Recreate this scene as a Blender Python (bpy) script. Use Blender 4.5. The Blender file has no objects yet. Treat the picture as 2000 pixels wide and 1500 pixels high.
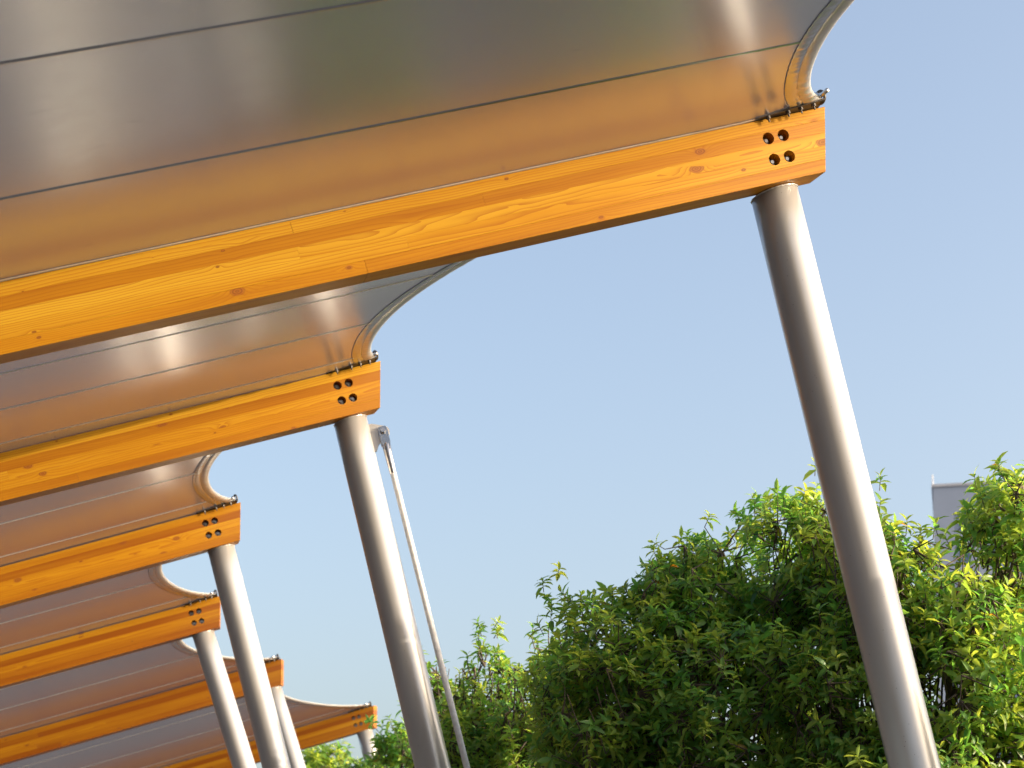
import bpy, bmesh, math, random
import numpy as np
from mathutils import Vector, Matrix

random.seed(7)
rng = np.random.default_rng(11)
R = math.radians
scene = bpy.context.scene
COL = scene.collection

# ------------------------------------------------------------------ camera
EYE = 1.6
cam_data = bpy.data.cameras.new('camera')
cam = bpy.data.objects.new('camera', cam_data)
COL.objects.link(cam)
cam.location = (0, 0, EYE)
cam.rotation_euler = (R(90 + 5), 0, 0)
cam_data.sensor_width = 36
cam_data.lens = 72
cam_data.shift_y = 0.445          # rising front of an architectural lens
cam_data.clip_end = 3000
cam_data.dof.use_dof = True
cam_data.dof.focus_distance = 9.3
cam_data.dof.aperture_fstop = 5.6
scene.camera = cam

# ------------------------------------------------------------------ sky, sun
SUN_AZ = 103.0      # degrees clockwise from the view direction (+Y): from the right, a little behind
SUN_EL = 15.0
world = bpy.data.worlds.new('World')
scene.world = world
world.use_nodes = True
wn = world.node_tree
bg = wn.nodes['Background']
sky = wn.nodes.new('ShaderNodeTexSky')
sky.sky_type = 'NISHITA'
sky.sun_disc = False
sky.sun_elevation = R(SUN_EL)
sky.sun_rotation = R(SUN_AZ)
sky.air_density = 0.85
sky.dust_density = 6.0
sky.ozone_density = 0.3
wn.links.new(sky.outputs[0], bg.inputs[0])
bg.inputs[1].default_value = 0.15

sun_data = bpy.data.lights.new('sun', 'SUN')
sun_data.energy = 2.7
sun_data.angle = R(0.6)
sun_data.color = (1.0, 0.86, 0.68)
sun = bpy.data.objects.new('sun', sun_data)
COL.objects.link(sun)
sdir = Vector((math.sin(R(SUN_AZ)) * math.cos(R(SUN_EL)), math.cos(R(SUN_AZ)) * math.cos(R(SUN_EL)), math.sin(R(SUN_EL))))
sun.rotation_euler = (-sdir).to_track_quat('-Z', 'Y').to_euler()

scene.view_settings.view_transform = 'Standard'
scene.view_settings.look = 'None'
scene.view_settings.exposure = 1.44
scene.view_settings.gamma = 1.0

# ------------------------------------------------------------------ node helpers
def new_mat(name):
    m = bpy.data.materials.new(name)
    m.use_nodes = True
    return m, m.node_tree.nodes, m.node_tree.links, m.node_tree.nodes['Principled BSDF']

def math_node(N, L, op, a, b=None, c=None):
    n = N.new('ShaderNodeMath'); n.operation = op
    for i, v in enumerate((a, b, c)):
        if v is None: continue
        if isinstance(v, (int, float)): n.inputs[i].default_value = v
        else: L.new(v, n.inputs[i])
    return n.outputs[0]

def ramp(N, L, fac, stops, interp='LINEAR'):
    n = N.new('ShaderNodeValToRGB')
    n.color_ramp.interpolation = interp
    e = n.color_ramp.elements
    while len(e) < len(stops): e.new(0.5)
    for i, (p, c) in enumerate(stops):
        e[i].position = p
        e[i].color = (*c, 1) if len(c) == 3 else c
    L.new(fac, n.inputs[0])
    return n.outputs[0]

def noise(N, L, vec, scale, detail=4, rough=0.5, dist=0.0):
    n = N.new('ShaderNodeTexNoise')
    n.inputs['Scale'].default_value = scale
    n.inputs['Detail'].default_value = detail
    n.inputs['Roughness'].default_value = rough
    n.inputs['Distortion'].default_value = dist
    L.new(vec, n.inputs['Vector'])
    return n.outputs['Fac']

def mapping(N, L, vec, scale=(1, 1, 1), loc=None):
    n = N.new('ShaderNodeMapping')
    n.inputs['Scale'].default_value = scale
    L.new(vec, n.inputs['Vector'])
    if loc is not None: L.new(loc, n.inputs['Location'])
    return n.outputs[0]

def bump(N, L, height, strength, dist, bsdf):
    b = N.new('ShaderNodeBump')
    b.inputs['Strength'].default_value = strength
    b.inputs['Distance'].default_value = dist
    L.new(height, b.inputs['Height'])
    L.new(b.outputs[0], bsdf.inputs['Normal'])

def mix_rgb(N, L, fac, a, b, mode='MIX'):
    n = N.new('ShaderNodeMix'); n.data_type = 'RGBA'; n.blend_type = mode
    for sock, v in ((n.inputs[0], fac), (n.inputs[6], a), (n.inputs[7], b)):
        if isinstance(v, (int, float)): sock.default_value = v
        elif isinstance(v, tuple): sock.default_value = (*v, 1)
        else: L.new(v, sock)
    return n.outputs[2]

# ------------------------------------------------------------------ materials
def make_wood():
    m, N, L, B = new_mat('honey_stained_spruce')
    tc = N.new('ShaderNodeTexCoord')
    oi = N.new('ShaderNodeObjectInfo')
    seed = math_node(N, L, 'MULTIPLY', oi.outputs['Random'], 37.0)
    comb = N.new('ShaderNodeCombineXYZ')
    L.new(seed, comb.inputs[0]); L.new(math_node(N, L, 'MULTIPLY', seed, 1.7), comb.inputs[1]); L.new(math_node(N, L, 'MULTIPLY', seed, 0.31), comb.inputs[2])
    add = N.new('ShaderNodeVectorMath'); add.operation = 'ADD'
    L.new(tc.outputs['Object'], add.inputs[0]); L.new(comb.outputs[0], add.inputs[1])
    P = add.outputs[0]
    # knots: sparse voronoi cells, long along the grain
    kv = N.new('ShaderNodeTexVoronoi'); kv.feature = 'F1'
    kv.inputs['Randomness'].default_value = 1.0
    kv.inputs['Scale'].default_value = 1.0
    L.new(mapping(N, L, P, (1.55, 7.0, 15.0)), kv.inputs['Vector'])
    sep = N.new('ShaderNodeSeparateColor'); L.new(kv.outputs['Color'], sep.inputs[0])
    # real-space offset from the knot centre (x less stretched)
    sub = N.new('ShaderNodeVectorMath'); sub.operation = 'SUBTRACT'
    L.new(mapping(N, L, P, (1.55, 7.0, 15.0)), sub.inputs[0]); L.new(kv.outputs['Position'], sub.inputs[1])
    sx = N.new('ShaderNodeSeparateXYZ'); L.new(sub.outputs[0], sx.inputs[0])
    dx = math_node(N, L, 'DIVIDE', sx.outputs[0], 1.55)
    dz = math_node(N, L, 'DIVIDE', sx.outputs[2], 15.0)
    dx2 = math_node(N, L, 'MULTIPLY', dx, 0.55)
    kd = math_node(N, L, 'SQRT', math_node(N, L, 'ADD', math_node(N, L, 'MULTIPLY', dx2, dx2), math_node(N, L, 'MULTIPLY', dz, dz)))
    size = math_node(N, L, 'MULTIPLY', math_node(N, L, 'POWER', sep.outputs[0], 2.4), 0.021)   # knot radius
    has = math_node(N, L, 'GREATER_THAN', sep.outputs[1], 0.30)
    size = math_node(N, L, 'MULTIPLY', size, has)
    wn1 = noise(N, L, mapping(N, L, P, (20, 20, 60)), 1.0, 2)
    kdw = math_node(N, L, 'ADD', kd, math_node(N, L, 'MULTIPLY', math_node(N, L, 'SUBTRACT', wn1, 0.5), 0.006))
    knot = N.new('ShaderNodeMapRange'); knot.interpolation_type = 'SMOOTHSTEP'
    L.new(kdw, knot.inputs[0]); L.new(math_node(N, L, 'MULTIPLY', size, 0.75), knot.inputs[1]); L.new(math_node(N, L, 'MULTIPLY', size, 1.15), knot.inputs[2])
    knot.inputs[3].default_value = 1.0; knot.inputs[4].default_value = 0.0
    kring = math_node(N, L, 'POWER', math_node(N, L, 'ABSOLUTE', math_node(N, L, 'SINE', math_node(N, L, 'MULTIPLY', kdw, 420.0))), 2.0)
    # swell of the rings round a knot
    swell = math_node(N, L, 'EXPONENT', math_node(N, L, 'MULTIPLY', math_node(N, L, 'DIVIDE', kd, math_node(N, L, 'ADD', size, 0.002)), -0.75))
    swell = math_node(N, L, 'MULTIPLY', swell, math_node(N, L, 'MULTIPLY', size, 2.4))
    # annual rings: distance from a pith line, slowly wandering along the board
    warp = noise(N, L, mapping(N, L, P, (0.7, 3.0, 7.0)), 1.0, 3, 0.55)
    warp2 = noise(N, L, mapping(N, L, P, (1.4, 9.0, 20.0)), 1.0, 2)
    so = N.new('ShaderNodeSeparateXYZ'); L.new(tc.outputs['Object'], so.inputs[0])
    r2 = math_node(N, L, 'FRACT', math_node(N, L, 'MULTIPLY', oi.outputs['Random'], 91.7))
    r3 = math_node(N, L, 'FRACT', math_node(N, L, 'MULTIPLY', oi.outputs['Random'], 613.3))
    py = math_node(N, L, 'SUBTRACT', so.outputs[1], math_node(N, L, 'ADD', math_node(N, L, 'MULTIPLY', r2, 0.10), -0.02))
    pz = math_node(N, L, 'ADD', so.outputs[2], math_node(N, L, 'ADD', math_node(N, L, 'MULTIPLY', r3, 0.14), 0.07))
    rad = math_node(N, L, 'SQRT', math_node(N, L, 'ADD', math_node(N, L, 'MULTIPLY', py, py), math_node(N, L, 'MULTIPLY', pz, pz)))
    rad = math_node(N, L, 'ADD', rad, math_node(N, L, 'MULTIPLY', warp, 0.085))
    rad = math_node(N, L, 'ADD', rad, math_node(N, L, 'MULTIPLY', warp2, 0.004))
    rad = math_node(N, L, 'ADD', rad, swell)
    ph = math_node(N, L, 'FRACT', math_node(N, L, 'MULTIPLY', rad, math_node(N, L, 'ADD', 52.0, math_node(N, L, 'MULTIPLY', r2, 60.0))))
    late = math_node(N, L, 'POWER', ph, 3.0)                 # slow early wood, sharp late wood
    fibre = noise(N, L, mapping(N, L, P, (6, 300, 420)), 1.0, 3, 0.6)
    broad = noise(N, L, mapping(N, L, P, (0.8, 10, 22)), 1.0, 3)
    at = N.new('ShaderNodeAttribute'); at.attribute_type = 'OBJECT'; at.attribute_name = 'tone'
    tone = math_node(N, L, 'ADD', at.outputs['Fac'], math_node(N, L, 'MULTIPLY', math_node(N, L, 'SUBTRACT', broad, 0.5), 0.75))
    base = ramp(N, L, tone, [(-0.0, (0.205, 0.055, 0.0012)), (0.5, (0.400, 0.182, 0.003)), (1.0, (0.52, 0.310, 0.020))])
    ringf = math_node(N, L, 'MULTIPLY', late, 0.72)
    c1 = mix_rgb(N, L, ringf, base, (0.25, 0.070, 0.002))
    c2 = mix_rgb(N, L, math_node(N, L, 'MULTIPLY', fibre, 0.22), c1, (0.26, 0.088, 0.004))
    c3 = mix_rgb(N, L, math_node(N, L, 'MULTIPLY', knot.outputs[0], 0.8), c2, mix_rgb(N, L, kring, (0.27, 0.085, 0.014), (0.13, 0.035, 0.008)))
    L.new(c3, B.inputs['Base Color'])
    B.inputs['Roughness'].default_value = 0.42
    B.inputs['Specular IOR Level'].default_value = 0.35
    hsum = math_node(N, L, 'ADD', math_node(N, L, 'MULTIPLY', late, 0.4), math_node(N, L, 'MULTIPLY', fibre, 0.8))
    bump(N, L, hsum, 0.12, 0.002, B)
    return m

def make_post_mat():
    m, N, L, B = new_mat('satin_silver_paint')
    tc = N.new('ShaderNodeTexCoord')
    n1 = noise(N, L, mapping(N, L, tc.outputs['Object'], (3, 3, 1)), 1.5, 5)
    n2 = noise(N, L, tc.outputs['Object'], 260, 3)
    n3 = noise(N, L, mapping(N, L, tc.outputs['Object'], (60, 60, 1.2)), 1.0, 4)
    c = ramp(N, L, n1, [(0.3, (0.45, 0.438, 0.425)), (0.7, (0.52, 0.506, 0.49))])
    sp = N.new('ShaderNodeTexVoronoi'); sp.inputs['Scale'].default_value = 26
    L.new(tc.outputs['Object'], sp.inputs['Vector'])
    spot = math_node(N, L, 'LESS_THAN', sp.outputs['Distance'], 0.055)
    c = mix_rgb(N, L, math_node(N, L, 'MULTIPLY', spot, 0.6), c, (0.12, 0.10, 0.09))
    L.new(c, B.inputs['Base Color'])
    B.inputs['Metallic'].default_value = 0.42
    rr = math_node(N, L, 'ADD', 0.27, math_node(N, L, 'MULTIPLY', n3, 0.02))
    L.new(rr, B.inputs['Roughness'])
    h = math_node(N, L, 'ADD', math_node(N, L, 'MULTIPLY', n2, 0.5), math_node(N, L, 'MULTIPLY', n1, 1.2))
    bump(N, L, h, 0.10, 0.003, B)
    return m

def make_steel(name, col, rough, metal=1.0):
    m, N, L, B = new_mat(name)
    tc = N.new('ShaderNodeTexCoord')
    n1 = noise(N, L, tc.outputs['Object'], 35, 4)
    c = ramp(N, L, n1, [(0.3, tuple(v * 0.75 for v in col)), (0.7, col)])
    L.new(c, B.inputs['Base Color'])
    B.inputs['Metallic'].default_value = metal
    B.inputs['Roughness'].default_value = rough
    bump(N, L, n1, 0.1, 0.002, B)
    return m

def make_membrane(name, c0=(0.49, 0.515, 0.545), c1=(0.525, 0.55, 0.575)):
    m, N, L, B = new_mat(name)
    tc = N.new('ShaderNodeTexCoord')
    P = tc.outputs['Object']
    n1 = noise(N, L, P, 1.3, 4)
    n2 = noise(N, L, P, 9.0, 4)
    scuff = noise(N, L, mapping(N, L, P, (5, 22, 22)), 1.0, 6, 0.65)
    c = ramp(N, L, n1, [(0.3, c0), (0.7, c1)])
    c = mix_rgb(N, L, ramp(N, L, scuff, [(0.66, (0, 0, 0)), (0.72, (0.6, 0.6, 0.6))]), c, (0.27, 0.25, 0.29))
    L.new(c, B.inputs['Base Color'])
    B.inputs['Metallic'].default_value = 0.86
    L.new(math_node(N, L, 'ADD', 0.215, math_node(N, L, 'MULTIPLY', n2, 0.05)), B.inputs['Roughness'])
    weave = noise(N, L, P, 700, 2)
    h = math_node(N, L, 'ADD', math_node(N, L, 'MULTIPLY', weave, 0.06), math_node(N, L, 'MULTIPLY', n2, 0.5))
    bump(N, L, h, 0.06, 0.004, B)
    tr = N.new('ShaderNodeBsdfTranslucent'); tr.inputs[0].default_value = (0.60, 0.57, 0.70, 1)
    mx = N.new('ShaderNodeMixShader'); mx.inputs[0].default_value = 0.05
    L.new(B.outputs[0], mx.inputs[1]); L.new(tr.outputs[0], mx.inputs[2])
    L.new(mx.outputs[0], N['Material Output'].inputs[0])
    return m

def make_leaf():
    m, N, L, B = new_mat('evergreen_leaf')
    at = N.new('ShaderNodeAttribute'); at.attribute_name = 'tint'
    col = ramp(N, L, at.outputs['Fac'], [(0.0, (0.050, 0.145, 0.050)), (0.45, (0.095, 0.250, 0.066)), (0.75, (0.175, 0.350, 0.072)), (0.94, (0.33, 0.44, 0.09)), (1.0, (0.42, 0.20, 0.02))])
    L.new(col, B.inputs['Base Color'])
    B.inputs['Roughness'].default_value = 0.36
    B.inputs['Specular IOR Level'].default_value = 0.5
    tr = N.new('ShaderNodeBsdfTranslucent')
    tcol = ramp(N, L, at.outputs['Fac'], [(0.0, (0.13, 0.38, 0.05)), (0.5, (0.26, 0.56, 0.07)), (0.9, (0.52, 0.58, 0.06)), (1.0, (0.6, 0.25, 0.02))])
    L.new(tcol, tr.inputs[0])
    mx = N.new('ShaderNodeMixShader'); mx.inputs[0].default_value = 0.55
    L.new(B.outputs[0], mx.inputs[1]); L.new(tr.outputs[0], mx.inputs[2])
    L.new(mx.outputs[0], N['Material Output'].inputs[0])
    return m

def make_plain(name, col, rough=0.8, scale=8.0, var=0.25, bmp=0.2):
    m, N, L, B = new_mat(name)
    tc = N.new('ShaderNodeTexCoord')
    n1 = noise(N, L, tc.outputs['Object'], scale, 6, 0.6)
    c = ramp(N, L, n1, [(0.3, tuple(v * (1 - var) for v in col)), (0.7, tuple(min(1, v * (1 + var)) for v in col))])
    L.new(c, B.inputs['Base Color'])
    B.inputs['Roughness'].default_value = rough
    bump(N, L, n1, bmp, 0.01, B)
    return m

WOOD = make_wood()
POST = make_post_mat()
STEEL = make_steel('bright_zinc_steel', (0.62, 0.60, 0.58), 0.28)
NUTSTEEL = make_steel('oiled_steel', (0.34, 0.32, 0.30), 0.30)
DARKSTEEL = make_steel('dull_dark_steel', (0.075, 0.065, 0.06), 0.5, 0.35)
FORKSTEEL = make_steel('polished_fork_steel', (0.50, 0.49, 0.47), 0.22)
RODPAINT = make_steel('white_painted_steel', (0.80, 0.79, 0.77), 0.45, 0.0)
MEMB = make_membrane('silver_canopy_fabric')
SEAM = make_membrane('welded_seam_tape', (0.66, 0.64, 0.63), (0.72, 0.70, 0.69)); SEAM.node_tree.nodes['Principled BSDF'].inputs['Metallic'].default_value = 0.25
SLEEVE = make_membrane('cable_sleeve_fabric', (0.58, 0.57, 0.56), (0.64, 0.63, 0.62)); SLEEVE.node_tree.nodes['Principled BSDF'].inputs['Metallic'].default_value = 0.45
THREAD = make_plain('dark_stitching', (0.10, 0.10, 0.13), 0.8, 40)
LEAF = make_leaf()
BARK = make_plain('grey_brown_bark', (0.085, 0.066, 0.052), 0.9, 25, 0.4, 0.6)
GROUNDM = make_plain('pinkish_paving', (0.070, 0.073, 0.084), 0.85, 0.6, 0.15, 0.1)
WALLM = make_plain('haze_tinted_render_wall', (0.37, 0.42, 0.52), 0.85, 0.3, 0.06, 0.0)  # blue-grey cast is distance haze put into the wall colour
PANEM = make_plain('blue_grey_glazing', (0.24, 0.29, 0.38), 0.25, 0.2, 0.2, 0.0)
TRIMM = make_plain('pale_trim', (0.55, 0.55, 0.58), 0.8, 0.5, 0.05, 0.0)

# ------------------------------------------------------------------ object helpers
def tag(o, label=None, cat=None, group=None, kind=None):
    if label: o['label'] = label
    if cat: o['category'] = cat
    if group: o['group'] = group
    if kind: o['kind'] = kind
    return o

def empty(name, mat=None):
    o = bpy.data.objects.new(name, None)
    o.empty_display_size = 0.2
    COL.objects.link(o)
    if mat is not None: o.matrix_world = mat
    return o

def link(name, me, mat, parent=None, smooth=False):
    o = bpy.data.objects.new(name, me)
    COL.objects.link(o)
    if mat is not None and not me.materials: me.materials.append(mat)
    if smooth:
        me.polygons.foreach_set('use_smooth', [True] * len(me.polygons))
    if parent is not None: o.parent = parent
    return o

def from_data(name, v, f, mat, parent=None, smooth=False):
    me = bpy.data.meshes.new(name)
    me.from_pydata([tuple(p) for p in v], [], f)
    me.update()
    return link(name, me, mat, parent, smooth)

def from_bm(name, bm, mat, parent=None, smooth=False):
    bmesh.ops.recalc_face_normals(bm, faces=bm.faces)
    me = bpy.data.meshes.new(name)
    bm.to_mesh(me); bm.free()
    return link(name, me, mat, parent, smooth)

def frame(axis):
    a = Vector(axis).normalized()
    t = Vector((0, 0, 1)) if abs(a.z) < 0.9 else Vector((1, 0, 0))
    x = a.cross(t).normalized(); y = a.cross(x)
    return a, x, y

def tube(bm, pts, radii, seg=16, caps=True):
    pts = [Vector(p) for p in pts]
    rings = []
    _, x, y = frame(pts[-1] - pts[0])
    for i, p in enumerate(pts):
        d = (pts[min(i + 1, len(pts) - 1)] - pts[max(i - 1, 0)]).normalized()
        x = (x - d * x.dot(d)).normalized(); y = d.cross(x)
        r = radii[i] if hasattr(radii, '__len__') else radii
        rings.append([bm.verts.new(p + (x * math.cos(2 * math.pi * k / seg) + y * math.sin(2 * math.pi * k / seg)) * r) for k in range(seg)])
    for a, b in zip(rings, rings[1:]):
        for k in range(seg):
            bm.faces.new((a[k], a[(k + 1) % seg], b[(k + 1) % seg], b[k]))
    if caps:
        bm.faces.new(rings[0][::-1]); bm.faces.new(rings[-1])

def torus(bm, c, axis, R0, r0, seg=24, ms=8):
    a, x, y = frame(axis); c = Vector(c)
    rings = []
    for i in range(seg):
        t = 2 * math.pi * i / seg
        d = x * math.cos(t) + y * math.sin(t)
        rings.append([bm.verts.new(c + d * (R0 + r0 * math.cos(2 * math.pi * k / ms)) + a * r0 * math.sin(2 * math.pi * k / ms)) for k in range(ms)])
    for i in range(seg):
        A, Bq = rings[i], rings[(i + 1) % seg]
        for k in range(ms):
            bm.faces.new((A[k], A[(k + 1) % ms], Bq[(k + 1) % ms], Bq[k]))

def box8(bm, c):
    vs = [bm.verts.new(p) for p in c]
    for f in ((0, 1, 2, 3), (7, 6, 5, 4), (0, 4, 5, 1), (1, 5, 6, 2), (2, 6, 7, 3), (3, 7, 4, 0)):
        bm.faces.new([vs[i] for i in f])
    return vs

def box(bm, x0, x1, y0, y1, z0, z1):
    return box8(bm, [(x0, y0, z0), (x1, y0, z0), (x1, y1, z0), (x0, y1, z0), (x0, y0, z1), (x1, y0, z1), (x1, y1, z1), (x0, y1, z1)])

# ------------------------------------------------------------------ ground
gbm = bmesh.new()
for (x0, x1, y0, y1) in ((-1500, 1500, -1500, 1500),):
    q = [gbm.verts.new(p) for p in ((x0, y0, 0), (x1, y0, 0), (x1, y1, 0), (x0, y1, 0))]
    gbm.faces.new(q)
tag(from_bm('ground', gbm, GROUNDM), kind='structure')

# ------------------------------------------------------------------ beams
BW, BH, BL = 0.122, 0.308, 7.6            # width, vertical depth, length of a beam
# upper front corner of the inner end (x, y, z), yaw, slope, skew of the end cut
BEAMS = [
    dict(E=(3.80, 5.30, 5.80), yaw=18, sl=17.2, cut=14),
    dict(E=(1.433, 9.05, 5.762), yaw=14, sl=17.55, cut=14),
    dict(E=(-0.849, 12.9, 5.831), yaw=12, sl=17.47, cut=11),
    dict(E=(-2.173, 16.1, 5.721), yaw=9, sl=17.67, cut=6),
    dict(E=(-2.862, 19.8, 5.732), yaw=5, sl=16.45, cut=0),
    dict(E=(-2.709, 23.8, 5.815), yaw=1, sl=16.15, cut=-7),
    dict(E=(-1.901, 27.9, 5.893), yaw=-3, sl=15.97, cut=-15),
]
for b in BEAMS:
    y, s = R(b['yaw']), R(b['sl'])
    h = Vector((-math.cos(y), -math.sin(y), 0))
    b['u'] = Vector((h.x * math.cos(s), h.y * math.cos(s), -math.sin(s)))
    b['w'] = Vector((-math.sin(y), math.cos(y), 0))
    b['v'] = Vector((h.x * math.sin(s), h.y * math.sin(s), math.cos(s)))
    b['E'] = Vector(b['E'])
    m = Matrix((-b['u'], b['w'], b['v'])).transposed().to_4x4()
    m.translation = b['E']
    b['M'] = m
    b['S'] = s

HOLES = [(0.215, 0.093), (0.291, 0.093), (0.185, 0.198), (0.261, 0.198)]
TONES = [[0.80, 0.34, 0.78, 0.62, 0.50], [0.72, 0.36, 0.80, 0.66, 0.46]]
BEAM_LABELS = [
    None,
    'honey coloured laminated timber beam whose knots, grain and deep bolt holes show clearest',
    'orange laminated timber beam carried by the silver post with the white tie rod',
    'orange laminated timber beam on the post next beyond the tie rod post',
    'orange laminated timber beam whose end is crossed by a silver post',
    'deep orange timber beam with its bolt holes half covered by a silver post',
    'darkest timber beam, its end just above the far tree tops',
]

def hole_cutter(b):
    bm = bmesh.new()
    for (U, dv) in HOLES:
        x = -(U + dv * math.sin(b['S'])); z = -dv * math.cos(b['S'])
        tube(bm, [(x, -0.03, z), (x, 0.062, z)], 0.0275, 28)
    bmesh.ops.recalc_face_normals(bm, faces=bm.faces)
    me = bpy.data.meshes.new('cutter'); bm.to_mesh(me); bm.free()
    o = bpy.data.objects.new('cutter', me); COL.objects.link(o)
    return o

def lamella_mesh(b, k, U0, U1, first, cutter):
    d0, d1 = BH * math.cos(b['S']) * k / 5, BH * math.cos(b['S']) * (k + 1) / 5
    ts, tk = math.tan(b['S']), math.tan(R(b['cut']))
    def ux(U, d, W): return -((d * ts + W * tk) if first and U == U0 else U)
    bm = bmesh.new()
    g = 0.0
    c = []
    for z in (-d1 + g, -d0):
        dd = -z
        c += [(ux(U1, dd, 0), 0, z), (ux(U0, dd, 0), 0, z), (ux(U0, dd, BW), BW, z), (ux(U1, dd, BW), BW, z)]
    box8(bm, c)
    bmesh.ops.recalc_face_normals(bm, faces=bm.faces)
    bmesh.ops.bevel(bm, geom=list(bm.edges), offset=0.0014 if k in (0, 4) else 0.0006, segments=1, affect='EDGES')
    me = bpy.data.meshes.new('lamella'); bm.to_mesh(me); bm.free()
    if cutter is not None:
        o = bpy.data.objects.new('tmp', me); COL.objects.link(o)
        md = o.modifiers.new('h', 'BOOLEAN'); md.object = cutter; md.operation = 'DIFFERENCE'; md.solver = 'EXACT'
        dg = bpy.context.evaluated_depsgraph_get()
        me2 = bpy.data.meshes.new_from_object(o.evaluated_get(dg))
        bpy.data.objects.remove(o)
        me = me2
    return me

def nut_mesh():
    bm = bmesh.new()
    tube(bm, [(0, 0.0615, 0), (0, 0.057, 0)], 0.0235, 24)          # washer
    tube(bm, [(0, 0.0568, 0), (0, 0.042, 0)], 0.0155, 6)          # nut
    tube(bm, [(0, 0.0419, 0), (0, 0.026, 0)], 0.0082, 12)          # bolt end
    bmesh.ops.recalc_face_normals(bm, faces=bm.faces)
    me = bpy.data.meshes.new('bolt'); bm.to_mesh(me); bm.free()
    me.materials.append(NUTSTEEL)
    return me
NUT = nut_mesh()

for i, b in enumerate(BEAMS):
    root = empty('timber_girder', b['M'])
    b['root'] = root
    tag(root, BEAM_LABELS[i] or 'honey coloured laminated timber beam carrying the outer edge of the foremost canopy fabric', 'beam', 'parallel timber beams of the canopy')
    cut = hole_cutter(b)
    tn = TONES[i % 2]
    for k in range(5):
        if k % 2 == 0: joints = [2.05 + 0.9 * random.random(), 4.6 + random.random()]
        else: joints = [1.9 + 1.3 * random.random(), 5.2 + random.random()]
        if i == 1 and k == 3: joints = [2.10, 5.1]
        if i == 1 and k == 1: joints = [1.71, 5.0]
        us = [0.0] + joints + [BL]
        for j in range(3):
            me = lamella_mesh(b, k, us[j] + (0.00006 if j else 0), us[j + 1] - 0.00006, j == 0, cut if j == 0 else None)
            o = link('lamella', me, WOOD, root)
            o['tone'] = tn[k] + random.uniform(-0.10, 0.10) - 0.11 * min(3.5, max(0, i - 1))  # farther beams toned darker and redder: weaker grazing sunlight put into the board colour
    bpy.data.objects.remove(cut)
    for (U, dv) in HOLES:
        o = link('bolt', NUT, None, root)
        o.location = (-(U + dv * math.sin(b['S'])), 0, -dv * math.cos(b['S']))
        o.rotation_euler = (0, random.random() * 3, 0)

# ------------------------------------------------------------------ posts
POSTS = [((3.57, 5.40), (0.20, -0.12)), ((1.209, 9.15), (0.199, -0.12)), ((-1.05, 13.0), (0.241, -0.12)), ((-2.339, 16.2), (0.272, -0.12)),
         ((-3.038, 19.9), (0.328, -0.12)), ((-2.825, 23.9), (0.318, -0.12)), ((-2.033, 28.0), (0.275, -0.12))]
PR = 0.1095
POST_LABELS = [
    'leaning silver steel post under the foremost timber beam',
    'thick leaning silver steel post in front of the leafy trees',
    'leaning silver steel post with a bracket and white tie rod near its top',
    'leaning silver steel post standing in front of the crossed beam end',
    'leaning silver post beyond the plain post, its whole upper end showing',
    'short visible length of silver post dappled with leaf shadow, beside two longer posts',
    'silver post under the farthest beam end, mostly hidden by tree leaves',
]
def post(i):
    b = BEAMS[i]
    (px, py), (lx, ly) = POSTS[i]
    # underside plane of the beam through its centre line
    p0 = b['E'] + b['v'] * (-BH * math.cos(b['S'])); n = b['v']
    d = Vector((lx, ly, -1.0))
    def hit(x, y, off=0.0):
        # along the post axis direction through a point, to the underside plane
        o = Vector((x, y, 5.0)); t = ((p0 - n * off) - o).dot(n) / d.dot(n)
        return o + d * t
    c = Vector((px, py, 0)); z = p0.z - (n.x * (px - p0.x) + n.y * (py - p0.y)) / n.z
    top = Vector((px, py, z))
    base = top + d * (top.z - 0.02)
    ax, x, y = frame(d)
    root = empty('steel_post', Matrix.Translation(Vector((base.x, base.y, 0))))
    tag(root, POST_LABELS[i], 'post', 'leaning silver posts of the canopy')
    org = Vector((base.x, base.y, 0))
    seg = 64
    bm = bmesh.new()
    def ring(fn): return [bm.verts.new(fn(x * math.cos(2 * math.pi * k / seg) * PR + y * math.sin(2 * math.pi * k / seg) * PR)) for k in range(seg)]
    def topfn(o):
        q = top + o; t = ((p0 - n * 0.002) - q).dot(n) / d.dot(n)
        return q + d * t - org
    def at_len(s): return lambda o: top + d * s + o - org
    def basefn(o):
        q = top + o; t = (q.z - 0.015) / 1.0
        return q + d * t - org
    rings = [ring(topfn)] + [ring(at_len(0.3 + 0.35 * j)) for j in range(13)] + [ring(basefn)]
    for A, C in zip(rings, rings[1:]):
        for k in range(seg):
            bm.faces.new((A[k], A[(k + 1) % seg], C[(k + 1) % seg], C[k]))
    bm.faces.new(rings[0]); bm.faces.new(rings[-1])
    sh = from_bm('shaft', bm, POST, root, True)
    # weld bead round the top
    bm = bmesh.new()
    wr = []
    for k in range(72):
        a = 2 * math.pi * k / 72
        o = (x * math.cos(a) + y * math.sin(a)) * (PR + 0.001)
        q = Vector(topfn(o)) + d.normalized() * 0.004
        rr = 0.0035 + 0.0015 * math.sin(k * 2.3) * math.sin(k * 0.7)
        e1 = o.normalized(); e2 = d.normalized()
        wr.append([bm.verts.new(q + (e1 * math.cos(t) + e2 * math.sin(t)) * rr) for t in (0, 1.257, 2.513, 3.77, 5.027)])
    for k in range(72):
        A, C = wr[k], wr[(k + 1) % 72]
        for j in range(5): bm.faces.new((A[j], A[(j + 1) % 5], C[(j + 1) % 5], C[j]))
    from_bm('weld_bead', bm, POST, root, True)
    bm = bmesh.new(); box(bm, -0.18, 0.18, -0.18, 0.18, 0.0, 0.02)
    from_bm('base_plate', bm, POST, root)
    return root, top, d, org
post_info = [post(i) for i in range(len(BEAMS))]

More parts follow.
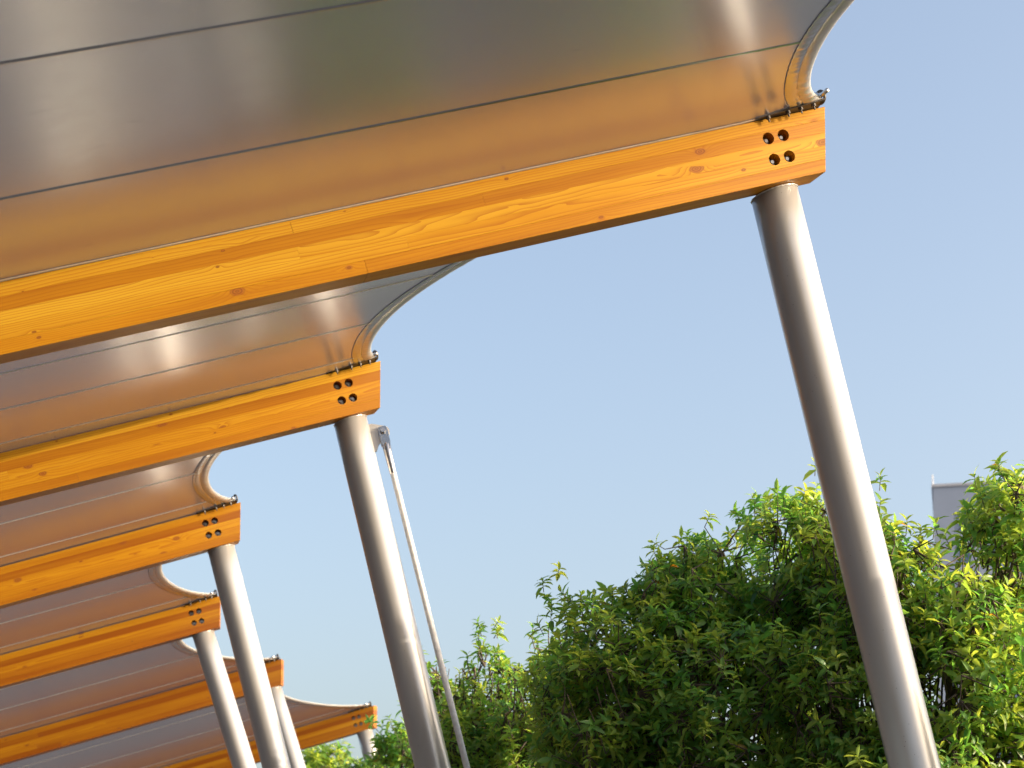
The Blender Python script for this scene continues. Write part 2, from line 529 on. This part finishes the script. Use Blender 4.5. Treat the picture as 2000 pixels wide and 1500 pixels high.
# outer support of every beam, beyond the left of the picture
for i, b in enumerate(BEAMS):
    p = b['E'] + b['u'] * (BL - 0.4) + b['w'] * BW / 2 - b['v'] * (BH * math.cos(b['S']) + 0.003)
    root = empty('outer_post', Matrix.Translation((p.x, p.y, 0)))
    which = ['foremost timber beam', 'clear grained timber beam', 'tie rod post beam', 'beam beyond the tie rod', 'beam crossed by a post', 'beam with half covered bolt holes', 'darkest timber beam'][i]
    tag(root, 'upright silver post at the low outer end of the ' + which, 'post', 'outer posts of the canopy')
    bm = bmesh.new(); tube(bm, [(0, 0, 0.02), (0, 0, p.z - 0.03)], 0.08, 32)
    from_bm('shaft', bm, POST, root, True)
    bm = bmesh.new(); box(bm, -0.16, 0.16, -0.16, 0.16, 0.0, 0.02)
    from_bm('base_plate', bm, POST, root)

# bracket on the second post and its tie rod
root2, top2, d2, org2 = post_info[2]
dn = d2.normalized()
side = (Vector((1, 0.05, 0)) - dn * Vector((1, 0.05, 0)).dot(dn)).normalized()
fro = side.cross(dn).normalized()
if fro.y > 0: fro = -fro
def lug_outline():
    pts = [(PR - 0.004, 0.055), (PR + 0.02, 0.055)]
    c = (PR + 0.082, 0.125); r = 0.042
    for k in range(0, 13):
        a = math.radians(70 - k * 160 / 12)
        pts.append((c[0] + r * math.cos(a), c[1] - r * math.sin(a)))
    pts += [(PR + 0.035, 0.205), (PR + 0.012, 0.245), (PR - 0.004, 0.245)]
    return pts
bm = bmesh.new()
o2 = lug_outline()
F = [bm.verts.new(top2 - org2 + side * a + dn * s + fro * 0.008) for a, s in o2]
K = [bm.verts.new(top2 - org2 + side * a + dn * s - fro * 0.008) for a, s in o2]
bm.faces.new(F); bm.faces.new(K[::-1])
for k in range(len(o2)): bm.faces.new((F[k], K[k], K[(k + 1) % len(o2)], F[(k + 1) % len(o2)]))
from_bm('bracket_plate', bm, POST, root2)

pin = top2 + side * (PR + 0.080) + dn * 0.125
rd = Vector((0.551, -0.40, -2.212)); rd = (rd.normalized())
rod_len = (pin.z - 0.03) / -rd.z
foot = pin + rd * rod_len
tie = empty('tie_rod', Matrix.Translation(foot))
tag(tie, 'thin white tie rod with a steel fork end, pinned to the post bracket', 'tie rod')
rx = rd.cross(fro).normalized(); rf = rx.cross(rd).normalized()
if rf.dot(fro) < 0: rf = -rf
def rod_part(name, build, mat, smooth=True):
    bm = bmesh.new(); build(bm); return from_bm(name, bm, mat, tie, smooth)
P0 = pin - foot
def plate(bm, off):
    a = [(-0.022, -0.032), (0.022, -0.032), (0.031, -0.006), (0.030, 0.085), (0.017, 0.135), (-0.017, 0.135), (-0.030, 0.085), (-0.031, -0.006)]
    A = [bm.verts.new(P0 + rx * x + rd * s + rf * (off + 0.005)) for x, s in a]
    C = [bm.verts.new(P0 + rx * x + rd * s + rf * (off - 0.005)) for x, s in a]
    bm.faces.new(A); bm.faces.new(C[::-1])
    for k in range(8): bm.faces.new((A[k], C[k], C[(k + 1) % 8], A[(k + 1) % 8]))
rod_part('fork', lambda bm: (plate(bm, 0.0185), plate(bm, -0.0185)), FORKSTEEL, False)
rod_part('fork_neck', lambda bm: tube(bm, [P0 + rd * 0.07, P0 + rd * 0.10, P0 + rd * 0.16, P0 + rd * 0.30, P0 + rd * 0.305], [0.015, 0.029, 0.025, 0.021, 0.019], 20), STEEL)
rod_part('pin', lambda bm: (tube(bm, [P0 + rf * 0.036, P0 - rf * 0.036], 0.011, 16), tube(bm, [P0 + rf * 0.040, P0 + rf * 0.025], 0.020, 6)), STEEL, False)
rod_part('rod', lambda bm: tube(bm, [P0 + rd * 0.30, P0 + rd * (rod_len - 0.01)], 0.0200, 20), RODPAINT)

# ------------------------------------------------------------------ canopy membranes
INSET = [0.94, 0.64, 0.58, 0.58, 0.72, 0.58]
RISE = [0.11, 0.06, 0.06, 0.06, 0.06, 0.03]
FAB_LABELS = [
    'large silver grey fabric roof panel above the sharpest timber beam, mirroring its orange',
    'silver fabric roof panel ending in a long swept edge, above the tie rod post beam',
    'silver fabric roof panel whose curved edge opens just below the tie rod beam',
    'pale silver fabric roof panel with a hooked white edge behind the plain silver post',
    'pale fabric roof panel whose edge passes behind two silver posts',
    'pale fabric roof panel sagging between the two farthest timber beams',
]
LMAX = 7.35
def surf(i):
    a, b = BEAMS[i], BEAMS[i + 1]
    ins, rise = INSET[i], RISE[i]
    def S(L, t, drop=0.0):
        # overhang of the clamped corner towards the bay, and lift off the timber near the end
        def edge(bm_, near):
            k = max(0.0, 1.0 - L / 0.5) ** 2
            off = BW * 0.45 * (1 - k) - 0.085 * k
            W = BW - off if near else off
            return bm_['E'] + bm_['u'] * L + bm_['w'] * W + Vector((0, 0, 0.006 + 0.020 * k))
        A, C = edge(a, True), edge(b, False)
        p = A.lerp(C, t)
        p.z += rise * 4 * t * (1 - t) - drop
        return p
    def L0(t): return 0.045 + ins * (1 - abs(2 * t - 1) ** 2.0)
    return S, L0
def bay_seams(i):
    if i == 0: d = [0.05, 0.86, 2.0, 3.1]
    else: d = [0.30, 1.22, 2.15, 3.08, 3.72]
    span = (BEAMS[i]['E'] - BEAMS[i + 1]['E']).length * 0.93
    return sorted([1 - x / span for x in d if x < span - 0.1])

def lspace(n):      # finer near the free edge
    return [(k / n) ** 1.6 for k in range(n + 1)]

def grid_mesh(fn, ts, ss):
    v, f = [], []
    for t in ts:
        for s in ss: v.append(fn(t, s))
    m = len(ss)
    for i in range(len(ts) - 1):
        for j in range(m - 1):
            f.append((i * m + j, i * m + j + 1, (i + 1) * m + j + 1, (i + 1) * m + j))
    return v, f

for i in range(6):
    S, L0 = surf(i)
    base = BEAMS[i + 1]['M'].copy()
    root = empty('canopy_fabric', base)
    inv = base.inverted()
    tag(root, FAB_LABELS[i], 'canopy', 'fabric canopies between the beams')
    T = [0.0] + bay_seams(i) + [1.0]
    ss = lspace(40)
    def P(t, s):
        l0 = L0(t)
        return inv @ S(l0 + (LMAX - l0) * s, t)
    for a, b in zip(T, T[1:]):
        n = max(2, int((b - a) * 60))
        ts = [a + (b - a) * k / n for k in range(n + 1)]
        v, f = grid_mesh(P, ts, ss)
        from_data('fabric_panel', v, f, MEMB, root, True)
    # welded lap seams, a few millimetres proud below the cloth
    for t in T[1:-1]:
        w = 0.011 / 4.0
        def Q(tt, s):
            l0 = L0(t) - 0.0
            k = (tt - t) / w
            return inv @ S(l0 + (LMAX - l0) * s, tt, 0.0012 + 0.0035 * (1 - k * k))
        v, f = grid_mesh(Q, [t - w, t - w * 0.6, t, t + w * 0.6, t + w], ss)
        from_data('seam', v, f, MEMB if i == 0 and t < 0.97 else SEAM, root, True)
    # hem: stitched band, then a cable sleeve at the free edge, both puckered
    nt = 260
    tt = [k / nt for k in range(nt + 1)]
    def pucker(t, amp, freq, ph=0.0):
        x = t * freq
        return amp * (0.55 * math.sin(x + 2.1 * math.sin(x * 0.13 + ph)) + 0.45 * math.sin(x * 0.43 + 1.7 + ph) * math.sin(x * 0.071))
    def near_end(t): return max(math.exp(-((t - 0.955) / 0.045) ** 2), math.exp(-((t - 0.045) / 0.045) ** 2))
    def H(t, q):
        e = math.sin(math.pi * q)
        return inv @ S(L0(t) + 0.058 + 0.062 * q, t, 0.0025 + 0.0040 * e + e * pucker(t, 0.0022, 520))
    v, f = grid_mesh(H, tt, [0, 0.12, 0.35, 0.65, 0.88, 1.0])
    from_data('hem_band', v, f, MEMB, root, True)
    def SL(t, ang):
        r = 0.017
        amp = 0.0015 + 0.009 * near_end(t)
        l = L0(t) + 0.030 - 0.034 * math.cos(ang)
        bulge = 0.006 * (1 + math.cos(ang)) * 0.5 + 0.006
        top = math.sin(ang)
        pk = pucker(t, amp, 330, 1.0) * max(0, math.sin(ang)) ** 1.0
        return inv @ S(l, t, bulge * top + pk + (0.001 if top > 0 else -0.001))
    angs = [k * 2 * math.pi / 16 for k in range(17)]
    v, f = grid_mesh(SL, tt, angs)
    from_data('edge_sleeve', v, f, SLEEVE, root, True)
    # dark stitch line along the inner border of the hem
    def ST(t, q):
        return inv @ S(L0(t) + 0.1195 + 0.003 * q + 0.0015 * math.sin(t * 400), t, 0.0034)
    v, f = grid_mesh(ST, tt, [0, 1])
    from_data('stitch_line', v, f, THREAD, root)
    # corner hardware at both ends of the free edge
    for side_t, bm_ in ((1.0, BEAMS[i + 1]), (0.0, BEAMS[i])):
        near = side_t == 0.0
        sg = 1 if near else -1
        u, w, vv, E = bm_['u'], bm_['w'], bm_['v'], bm_['E']
        W0 = BW if near else 0.0
        def loc(L, o, z): return inv @ (E + u * L + w * (W0 + sg * o) + vv * z)
        # clamp plate
        bm = bmesh.new()
        def pl(L0_, L1_, o0, o1a, o1b, z0, z1):
            c = []
            for z in (z0, z1):
                c += [loc(L0_, o0, z), loc(L1_, o0, z), loc(L1_, o1b, z), loc(L0_, o1a, z)]
            box8(bm, c)
        pl(0.03, 0.36, -0.06, 0.082, 0.020, 0.0035, 0.0115)
        from_bm('clamp_plate', bm, DARKSTEEL, root)
        for (L_, o_) in ((0.085, 0.058), (0.145, 0.045), (0.205, 0.034), (0.30, 0.020)):
            bm = bmesh.new()
            tube(bm, [loc(L_, o_, 0.004), loc(L_, o_, -0.024)], 0.0040, 10)
            tube(bm, [loc(L_, o_, 0.003), loc(L_, o_, -0.0095)], 0.0105, 6)
            from_bm('clamp_bolt', bm, DARKSTEEL, root)
        # cable end: socket, eye and shackle rings
        c0 = S(L0(side_t) + 0.05, side_t + (0.028 if near else -0.028))
        c1 = E + u * 0.045 + w * (W0 + sg * 0.045) + vv * 0.030
        bm = bmesh.new()
        tube(bm, [inv @ c0, inv @ c0.lerp(c1, 0.55), inv @ c1], [0.010, 0.010, 0.013], 14)
        from_bm('cable_socket', bm, STEEL, root, True)
        bm = bmesh.new()
        ax = (inv.to_3x3() @ (u * 0.9 + w * 0.3 * sg)).normalized()
        torus(bm, inv @ (c1 + u * -0.012), ax, 0.027, 0.007)
        from_bm('shackle_ring', bm, DARKSTEEL, root, True)
        bm = bmesh.new()
        torus(bm, inv @ (c1 + u * 0.010), ax, 0.019, 0.007)
        from_bm('cable_eye', bm, STEEL, root, True)

# ------------------------------------------------------------------ far building
def building():
    X0, Y0, HT, W, Dp = 41.9, 200.0, 54.3, 34.0, 18.0
    root = empty('office_tower', Matrix.Translation((X0, Y0, 0)) @ Matrix.Rotation(R(-12.5), 4, 'Z'))
    tag(root, 'haze-tinted grey tower block with rows of narrow windows beyond the trees', 'building')
    # facade: piers and spandrels leave real openings
    win_w, bay, fl, wh, top_blank = 1.5, 2.6, 3.35, 2.0, 3.3
    nb = int((W - 2.0) / bay); nf = int((HT - top_blank) / fl)
    bm = bmesh.new(); box(bm, 0.35, W - 0.35, 0.35, Dp, 0, HT - 0.6)
    from_bm('core', bm, WALLM, root)
    bm = bmesh.new(); box(bm, 0, W, 0, 0.34, HT - top_blank + 0.6, HT)
    from_bm('parapet', bm, WALLM, root)
    bm = bmesh.new(); box(bm, -0.15, W + 0.15, -0.15, Dp + 0.15, HT + 0.002, HT + 0.28)
    from_bm('coping', bm, TRIMM, root)
    bm = bmesh.new(); tube(bm, [(-0.02, 0.2, HT + 0.28), (-0.02, 0.2, HT + 1.3)], 0.06, 8); 
    from_bm('lightning_rod', bm, TRIMM, root)
    for k in range(nb + 1):
        x0 = 0.0 if k == 0 else 2.0 + k * bay - (bay - win_w)
        x1 = 2.0 + k * bay if k < nb else W
        if k == 0: x0, x1 = 0.0, 2.0 + 0 * bay
        else: x0, x1 = 2.0 + (k - 1) * bay + win_w, (2.0 + k * bay if k < nb else W)
        bm = bmesh.new(); box(bm, x0, x1, 0.0, 0.34, 0, HT - top_blank + 0.6)
        from_bm('pier', bm, WALLM, root)
    lo = 9
    wm = bmesh.new(); box(wm, 0, win_w, 0.22, 0.30, 0, wh)
    bmesh.ops.recalc_face_normals(wm, faces=wm.faces)
    wme = bpy.data.meshes.new('window'); wm.to_mesh(wme); wm.free(); wme.materials.append(PANEM)
    fm = bmesh.new(); box(fm, win_w / 2 - 0.05, win_w / 2 + 0.05, 0.14, 0.218, 0, wh)
    fme = bpy.data.meshes.new('mullion'); fm.to_mesh(fme); fm.free(); fme.materials.append(TRIMM)
    sm = bmesh.new(); box(sm, 0, win_w, 0.04, 0.32, 0, fl - wh)
    sme = bpy.data.meshes.new('spandrel'); sm.to_mesh(sme); sm.free(); sme.materials.append(WALLM)
    for fidx in range(nf):
        z = HT - top_blank - fl * (fidx + 1) + 0.6
        if z < 0: break
        for k in range(nb):
            x = 2.0 + k * bay
            o = link('spandrel', sme, None, root); o.location = (x, 0, z)
            o = link('window', wme, None, root); o.location = (x, 0, z + fl - wh)
            m_ = link('mullion', fme, None, o)
building()

# ------------------------------------------------------------------ trees
TPL_S = np.array([0.0, 0.30, 0.66, 1.0])
TPL_W = np.array([0.05, 0.185, 0.170, 0.010])
def leaf_template(curl, fold):
    V = []
    for s, w in zip(TPL_S, TPL_W):
        zc = -curl * s * s
        V += [(-w, s, zc + fold * w), (0.0, s, zc), (w, s, zc + fold * w)]
    return np.array(V)
LF = []
for a in range(3):
    for c in range(2):
        q = a * 3 + c
        LF.append((q, q + 1, q + 4, q + 3))
LF = np.array(LF)

def unit(a): return a / np.maximum(np.linalg.norm(a, axis=-1, keepdims=True), 1e-9)

def np_mesh(name, V, F, mat, parent, tint=None, smooth=True):
    me = bpy.data.meshes.new(name)
    nv, nf, k = len(V), len(F), F.shape[1]
    me.vertices.add(nv); me.vertices.foreach_set('co', V.astype(np.float32).ravel())
    me.loops.add(nf * k); me.loops.foreach_set('vertex_index', F.astype(np.int32).ravel())
    me.polygons.add(nf); me.polygons.foreach_set('loop_start', np.arange(0, nf * k, k, dtype=np.int32))
    me.polygons.foreach_set('loop_total', np.full(nf, k, dtype=np.int32))
    if smooth: me.polygons.foreach_set('use_smooth', np.ones(nf, dtype=bool))
    if tint is not None:
        a = me.attributes.new('tint', 'FLOAT', 'POINT'); a.data.foreach_set('value', tint.astype(np.float32))
    me.update(); me.validate()
    return link(name, me, mat, parent)

def tubes_np(A, Bp, ra, rb, seg=4):
    n = len(A)
    d = unit(Bp - A)
    t = np.where(np.abs(d[:, 2:3]) < 0.9, np.array([[0, 0, 1.0]]), np.array([[1.0, 0, 0]]))
    x = unit(np.cross(d, t)); y = np.cross(d, x)
    ang = np.arange(seg) * 2 * np.pi / seg
    ca, sa = np.cos(ang)[None, :, None], np.sin(ang)[None, :, None]
    off = x[:, None, :] * ca + y[:, None, :] * sa
    V = np.concatenate([A[:, None, :] + off * ra[:, None, None], Bp[:, None, :] + off * rb[:, None, None]], axis=1).reshape(-1, 3)
    k = np.arange(seg); k2 = (k + 1) % seg
    F = np.stack([k, k2, k2 + seg, k + seg], axis=1)[None] + (np.arange(n) * 2 * seg)[:, None, None]
    return V, F.reshape(-1, 4)

LEAF_VARIANTS = []
for k in range(14):
    T_ = leaf_template(rng.uniform(0.12, 0.38), rng.uniform(0.25, 0.7))
    me = bpy.data.meshes.new('leaf')
    me.from_pydata([tuple(v) for v in T_], [], [tuple(int(q) for q in f) for f in LF])
    me.polygons.foreach_set('use_smooth', [True] * len(me.polygons))
    a = me.attributes.new('tint', 'FLOAT', 'POINT')
    tv = min(0.87, 0.25 + 0.055 * k) if k < 12 else 0.87
    a.data.foreach_set('value', [tv] * len(T_))
    me.materials.append(LEAF)
    LEAF_VARIANTS.append((me, tv))

def tree(label, foot, lobes, dens, leaf_len, tint0, tint_sd, n_single, seed, name='evergreen_tree', stems=3, gap=0.0, twig_show=1.0, shoots=0):
    rg = np.random.default_rng(seed)
    foot = np.array([foot[0], foot[1], 0.0])
    root = empty(name, Matrix.Translation(foot))
    tag(root, label, 'tree', 'leafy trees beside the canopy')
    C = np.array([l[:3] for l in lobes]); RR = np.array([l[3:6] for l in lobes])
    # ---- sprig positions in the outer shells of the lobes, lumpy in outline
    pos, nor, own = [], [], []
    for li, (c, r) in enumerate(zip(C, RR)):
        n = int(dens * 4 * np.pi * (r[0] * r[1] + r[1] * r[2] + r[0] * r[2]) / 3)
        d = unit(rg.normal(size=(n, 3)))
        bumps = unit(rg.normal(size=(26, 3))); amp = rg.uniform(-0.22, 0.26, 26)
        dot = d @ bumps.T
        lump = 1 + (amp * np.exp((dot - 1) * 14)).sum(1)
        fr = 1 - np.abs(rg.normal(size=n)) * 0.30
        fr = np.clip(fr, 0.2, 1) + (rg.random(n) < 0.05) * rg.uniform(0, 0.16, n)
        p = c + d * r * (lump * fr)[:, None]
        pos.append(p); nor.append(unit(d / r)); own.append(np.full(n, li))
    pos = np.concatenate(pos); nor = np.concatenate(nor); own = np.concatenate(own)
    keep = np.ones(len(pos), bool)
    for li in range(len(C)):
        q = np.linalg.norm((pos - C[li]) / RR[li], axis=1)
        keep &= ~((own != li) & (q < 0.62))
    keep &= pos[:, 2] > 0.5
    if gap > 0:
        h = np.sin(pos[:, 0] * 7.1 + pos[:, 2] * 5.3) + np.sin(pos[:, 2] * 8.7 - pos[:, 1] * 3.1) + np.sin(pos[:, 0] * 3.3 - pos[:, 2] * 11.0)
        keep &= ~((h > 1.1) & (rg.random(len(pos)) < gap))
    pos, nor, own = pos[keep], nor[keep], own[keep]
    # upright leading shoots that break the outline
    if shoots:
        up = np.where((nor[:, 2] > 0.25) & (np.linalg.norm((pos - C[own]) / RR[own], axis=1) > 0.9))[0]
        ch = rg.choice(up, min(shoots, len(up)), replace=False)
        for q in ch:
            hgt = rg.uniform(0.04, 0.20); lean = nor[q] * 0.35 + rg.normal(size=3) * 0.12
            m = max(1, int(hgt / 0.085))
            for a_ in range(1, m + 1):
                pos = np.vstack([pos, pos[q] + (np.array([0, 0, 1.0]) + lean) * hgt * a_ / m])
                nor = np.vstack([nor, unit(np.array([0, 0, 1.0]) + lean)]); own = np.append(own, own[q])
    ns = len(pos)
    axis = unit(nor * 0.55 + np.array([0, 0, 0.75]) + rg.normal(size=(ns, 3)) * 0.38)
    # ---- leaves: a whorl at every tip and a few lower down
    nl = rg.integers(6, 11, ns)
    idx = np.repeat(np.arange(ns), nl)
    N = len(idx)
    k = np.concatenate([np.arange(m) for m in nl])
    ax = axis[idx]
    t = np.where(np.abs(ax[:, 2:3]) < 0.9, np.array([[0, 0, 1.0]]), np.array([[1.0, 0, 0]]))
    e1 = unit(np.cross(ax, t)); e2 = np.cross(ax, e1)
    phi = k * 2.4 + rg.random(ns)[idx] * 6.28 + rg.normal(size=N) * 0.25
    frac = k / np.maximum(nl[idx] - 1, 1)
    open_ = np.radians(36 + 54 * (1 - frac) + rg.normal(size=N) * 11)
    rad = e1 * np.cos(phi)[:, None] + e2 * np.sin(phi)[:, None]
    dr = unit(ax * np.cos(open_)[:, None] + rad * np.sin(open_)[:, None] + np.array([0, 0, -0.12]))
    ll = leaf_len * rg.uniform(0.62, 1.15, N) * (1 - 0.25 * frac)
    base = pos[idx] + ax * ((frac - 1) * leaf_len * 0.55)[:, None]
    nrm = ax - dr * (ax * dr).sum(1, keepdims=True)
    nrm = unit(nrm + rg.normal(size=(N, 3)) * 0.16); nrm = unit(nrm - dr * (nrm * dr).sum(1, keepdims=True))
    sd = np.cross(dr, nrm)
    curl = rg.uniform(0.18, 0.58, N); fold = rg.uniform(0.2, 0.75, N)
    st = rg.normal(size=ns) * tint_sd * 0.8
    tint = np.clip(tint0 + st[idx] + rg.normal(size=N) * tint_sd * 0.6 + 0.12 * frac, 0.0, 0.87)
    old = rg.random(N) < 0.004
    tint[old] = rg.uniform(0.95, 1.0, old.sum())
    # ---- leaves that show largest from the open side become parts of their own
    single = np.zeros(N, bool)
    if n_single:
        view = unit(base - np.array([0, 0, EYE]))
        front = -(nor[idx] * view).sum(1)
        face = np.abs((nrm * view).sum(1))
        dist = np.linalg.norm(base - np.array([0, 0, EYE]), axis=1)
        q = np.linalg.norm((base - C[own[idx]]) / RR[own[idx]], axis=1)
        score = ll / dist * (0.4 + face) * (front > 0.1) * (q > 0.97)
        el = (base[:, 2] - EYE) / base[:, 1]; az = base[:, 0] / base[:, 1]
        score *= (np.abs(az) < 0.25) & (el > 0.125)
        single[np.argsort(-score)[:n_single]] = True
    keepm = ~single
    j = np.where(keepm)[0]
    zc = -curl[j, None] * (TPL_S ** 2)[None]
    V = np.zeros((len(j), 12, 3))
    for a in range(4):
        for b_, sx in enumerate((-1, 0, 1)):
            w = TPL_W[a]
            y_ = TPL_S[a]
            z_ = zc[:, a] + (fold[j] * w if sx else 0)
            V[:, a * 3 + b_] = base[j] + (dr[j] * y_ + sd[j] * (sx * w) + nrm[j] * z_[:, None]) * ll[j, None]
    F = (LF[None] + (np.arange(len(j)) * 12)[:, None, None]).reshape(-1, 4)
    o = np_mesh('foliage', V.reshape(-1, 3) - foot, F, LEAF, root, np.repeat(tint[j], 12))
    o['kind'] = 'stuff'
    tvs = np.array([v[1] for v in LEAF_VARIANTS])
    for q in np.where(single)[0]:
        cand = int(np.argmin(np.abs(tvs - tint[q]) + rg.random(len(tvs)) * 0.08))
        o = bpy.data.objects.new('leaf', LEAF_VARIANTS[cand][0]); COL.objects.link(o)
        M = Matrix((Vector(sd[q]) * ll[q], Vector(dr[q]) * ll[q], Vector(nrm[q]) * ll[q])).transposed().to_4x4()
        M.translation = Vector(base[q] - foot)
        o.parent = root; o.matrix_local = M
    # ---- wood: stems, limbs to every lobe, branches, twigs
    segs = []
    def path(p, q, r0, r1, n, wob):
        pts = [p + (q - p) * (i / n) + (rg.normal(size=3) * wob if 0 < i < n else 0) for i in range(n + 1)]
        for i in range(n):
            segs.append((pts[i], pts[i + 1], r0 + (r1 - r0) * i / n, r0 + (r1 - r0) * (i + 1) / n))
        return pts
    cc = C.mean(0)
    nodes = []
    fork = foot + (np.array([cc[0], cc[1], 0]) - foot) * 0.3 + np.array([0, 0, 0.75])
    bm = bmesh.new()
    tp = [np.zeros(3), (fork - foot) * 0.5 + rg.normal(size=3) * 0.02, fork - foot]
    tube(bm, tp, [0.10, 0.085, 0.075], 12)
    from_bm('trunk', bm, BARK, root, True)
    for c, r in zip(C, RR):
        pts = path(fork, c, 0.042, 0.016, 14, 0.035)
        nodes += pts[5:]
        for _ in range(26):
            d = unit(rg.normal(size=3) + np.array([0, -0.2, 0.5]))
            st_ = pts[rg.integers(6, len(pts))]
            pts2 = path(st_, c + d * r * rg.uniform(0.7, 0.95), 0.011, 0.003, 8, 0.022)
            nodes += pts2[1:]
    nodes = np.array(nodes)
    A = np.array([s[0] for s in segs]); Bq = np.array([s[1] for s in segs])
    ra = np.array([s[2] for s in segs]); rb = np.array([s[3] for s in segs])
    V1, F1 = tubes_np(A, Bq, ra, rb, 6)
    np_mesh('branch', V1 - foot, F1, BARK, root)
    near = np.zeros(ns, int)
    for s in range(0, ns, 2000):
        dd = ((pos[s:s + 2000, None] - nodes[None]) ** 2).sum(2)
        near[s:s + 2000] = dd.argmin(1)
    tip = pos - axis * leaf_len * 0.02
    mid = tip - axis * leaf_len * 0.9
    endp = nodes[near]
    ok = np.linalg.norm(endp - mid, axis=1) < 0.22
    V2, F2 = tubes_np(np.concatenate([mid, endp[ok]]), np.concatenate([tip, mid[ok]]), np.concatenate([np.full(ns, 0.0026), np.full(ok.sum(), 0.0048)]) * twig_show, np.concatenate([np.full(ns, 0.0016), np.full(ok.sum(), 0.0026)]) * twig_show, 4)
    o = np_mesh('twig', V2 - foot, F2, BARK, root)
    o['kind'] = 'stuff'
    return root

def lb(px, py, D, rx, rz, ry=None):
    # a lobe of crown from its bearing, height, distance and half-size
    s = D / 4000.0
    return ((px - 1000) * s, D, EYE + (1990 - py) * s * 1.01, rx * s, (ry or rx) * s, rz * s)

tree('bushy evergreen tree with a rounded crown standing between the two tall posts', (1.2, 12.0),
     [lb(1270, 1310, 12.0, 160, 180, 250), lb(1360, 1200, 12.2, 125, 165, 250), lb(1540, 1200, 12.0, 125, 225, 260), lb(1190, 1420, 11.7, 165, 165, 250), lb(1440, 1420, 11.4, 220, 205, 240), (0.62, 12.6, 3.40, 0.42, 0.45, 0.6), lb(1350, 1640, 11.6, 300, 190, 300)],
     185, 0.086, 0.62, 0.22, 300, 3, gap=0.85, shoots=45)
tree('evergreen tree with dark branches showing, tall shoots in front of the tower', (2.12, 10.6),
     [lb(1740, 1190, 10.9, 115, 185, 180), lb(1870, 1230, 10.8, 115, 160, 180), lb(1985, 1110, 11.1, 95, 205, 180), lb(1690, 1420, 10.9, 190, 205), lb(1930, 1420, 10.6, 200, 215), lb(1620, 1140, 11.6, 100, 170, 180), lb(1830, 1650, 10.8, 300, 190)],
     185, 0.088, 0.70, 0.22, 300, 5, gap=0.85, shoots=45)
tree('evergreen tree next along past the shoots in front of the tower', (3.6, 10.8),
     [lb(2180, 1330, 11.3, 180, 190), lb(2300, 1500, 11.0, 240, 200)], 110, 0.105, 0.60, 0.2, 0, 6, shoots=20)
tree('smaller sparse evergreen tree with tan twigs behind the white tie rod', (-0.2, 15.0),
     [lb(955, 1390, 15.2, 100, 115), lb(865, 1390, 15.8, 55, 120), lb(1050, 1390, 14.6, 105, 110), lb(1105, 1345, 13.6, 80, 95), lb(900, 1510, 15.0, 110, 105), lb(1010, 1550, 14.8, 140, 115)],
     150, 0.086, 0.66, 0.20, 150, 8, gap=0.9, twig_show=1.6, shoots=30)
tree('dark evergreen tree under the farthest beam end', (-1.3, 21.0),
     [lb(785, 1490, 20.5, 65, 85), lb(715, 1530, 21.5, 70, 50), lb(760, 1590, 21, 120, 70)], 90, 0.115, 0.52, 0.2, 0, 9, gap=0.6, shoots=15)
tree('bright yellow green tree beyond the short dappled post', (-2.9, 30.0),
     [lb(620, 1520, 31, 75, 65), lb(560, 1560, 32, 80, 60)], 60, 0.16, 0.78, 0.12, 0, 10, shoots=10)
tree('evergreen tree standing out to the right, shading the thick post', (4.6, 8.1),
     [(4.35, 8.2, 3.25, 0.85, 0.9, 0.95), (5.1, 8.0, 3.0, 1.0, 1.1, 1.2), (4.4, 8.1, 2.2, 0.8, 0.9, 0.9), (4.9, 7.2, 3.0, 0.9, 0.8, 1.1)], 260, 0.11, 0.55, 0.2, 0, 12, gap=0.3, shoots=20)

# ------------------------------------------------------------------ render settings
scene.render.engine = 'CYCLES'
scene.cycles.max_bounces = 8
scene.cycles.transparent_max_bounces = 4
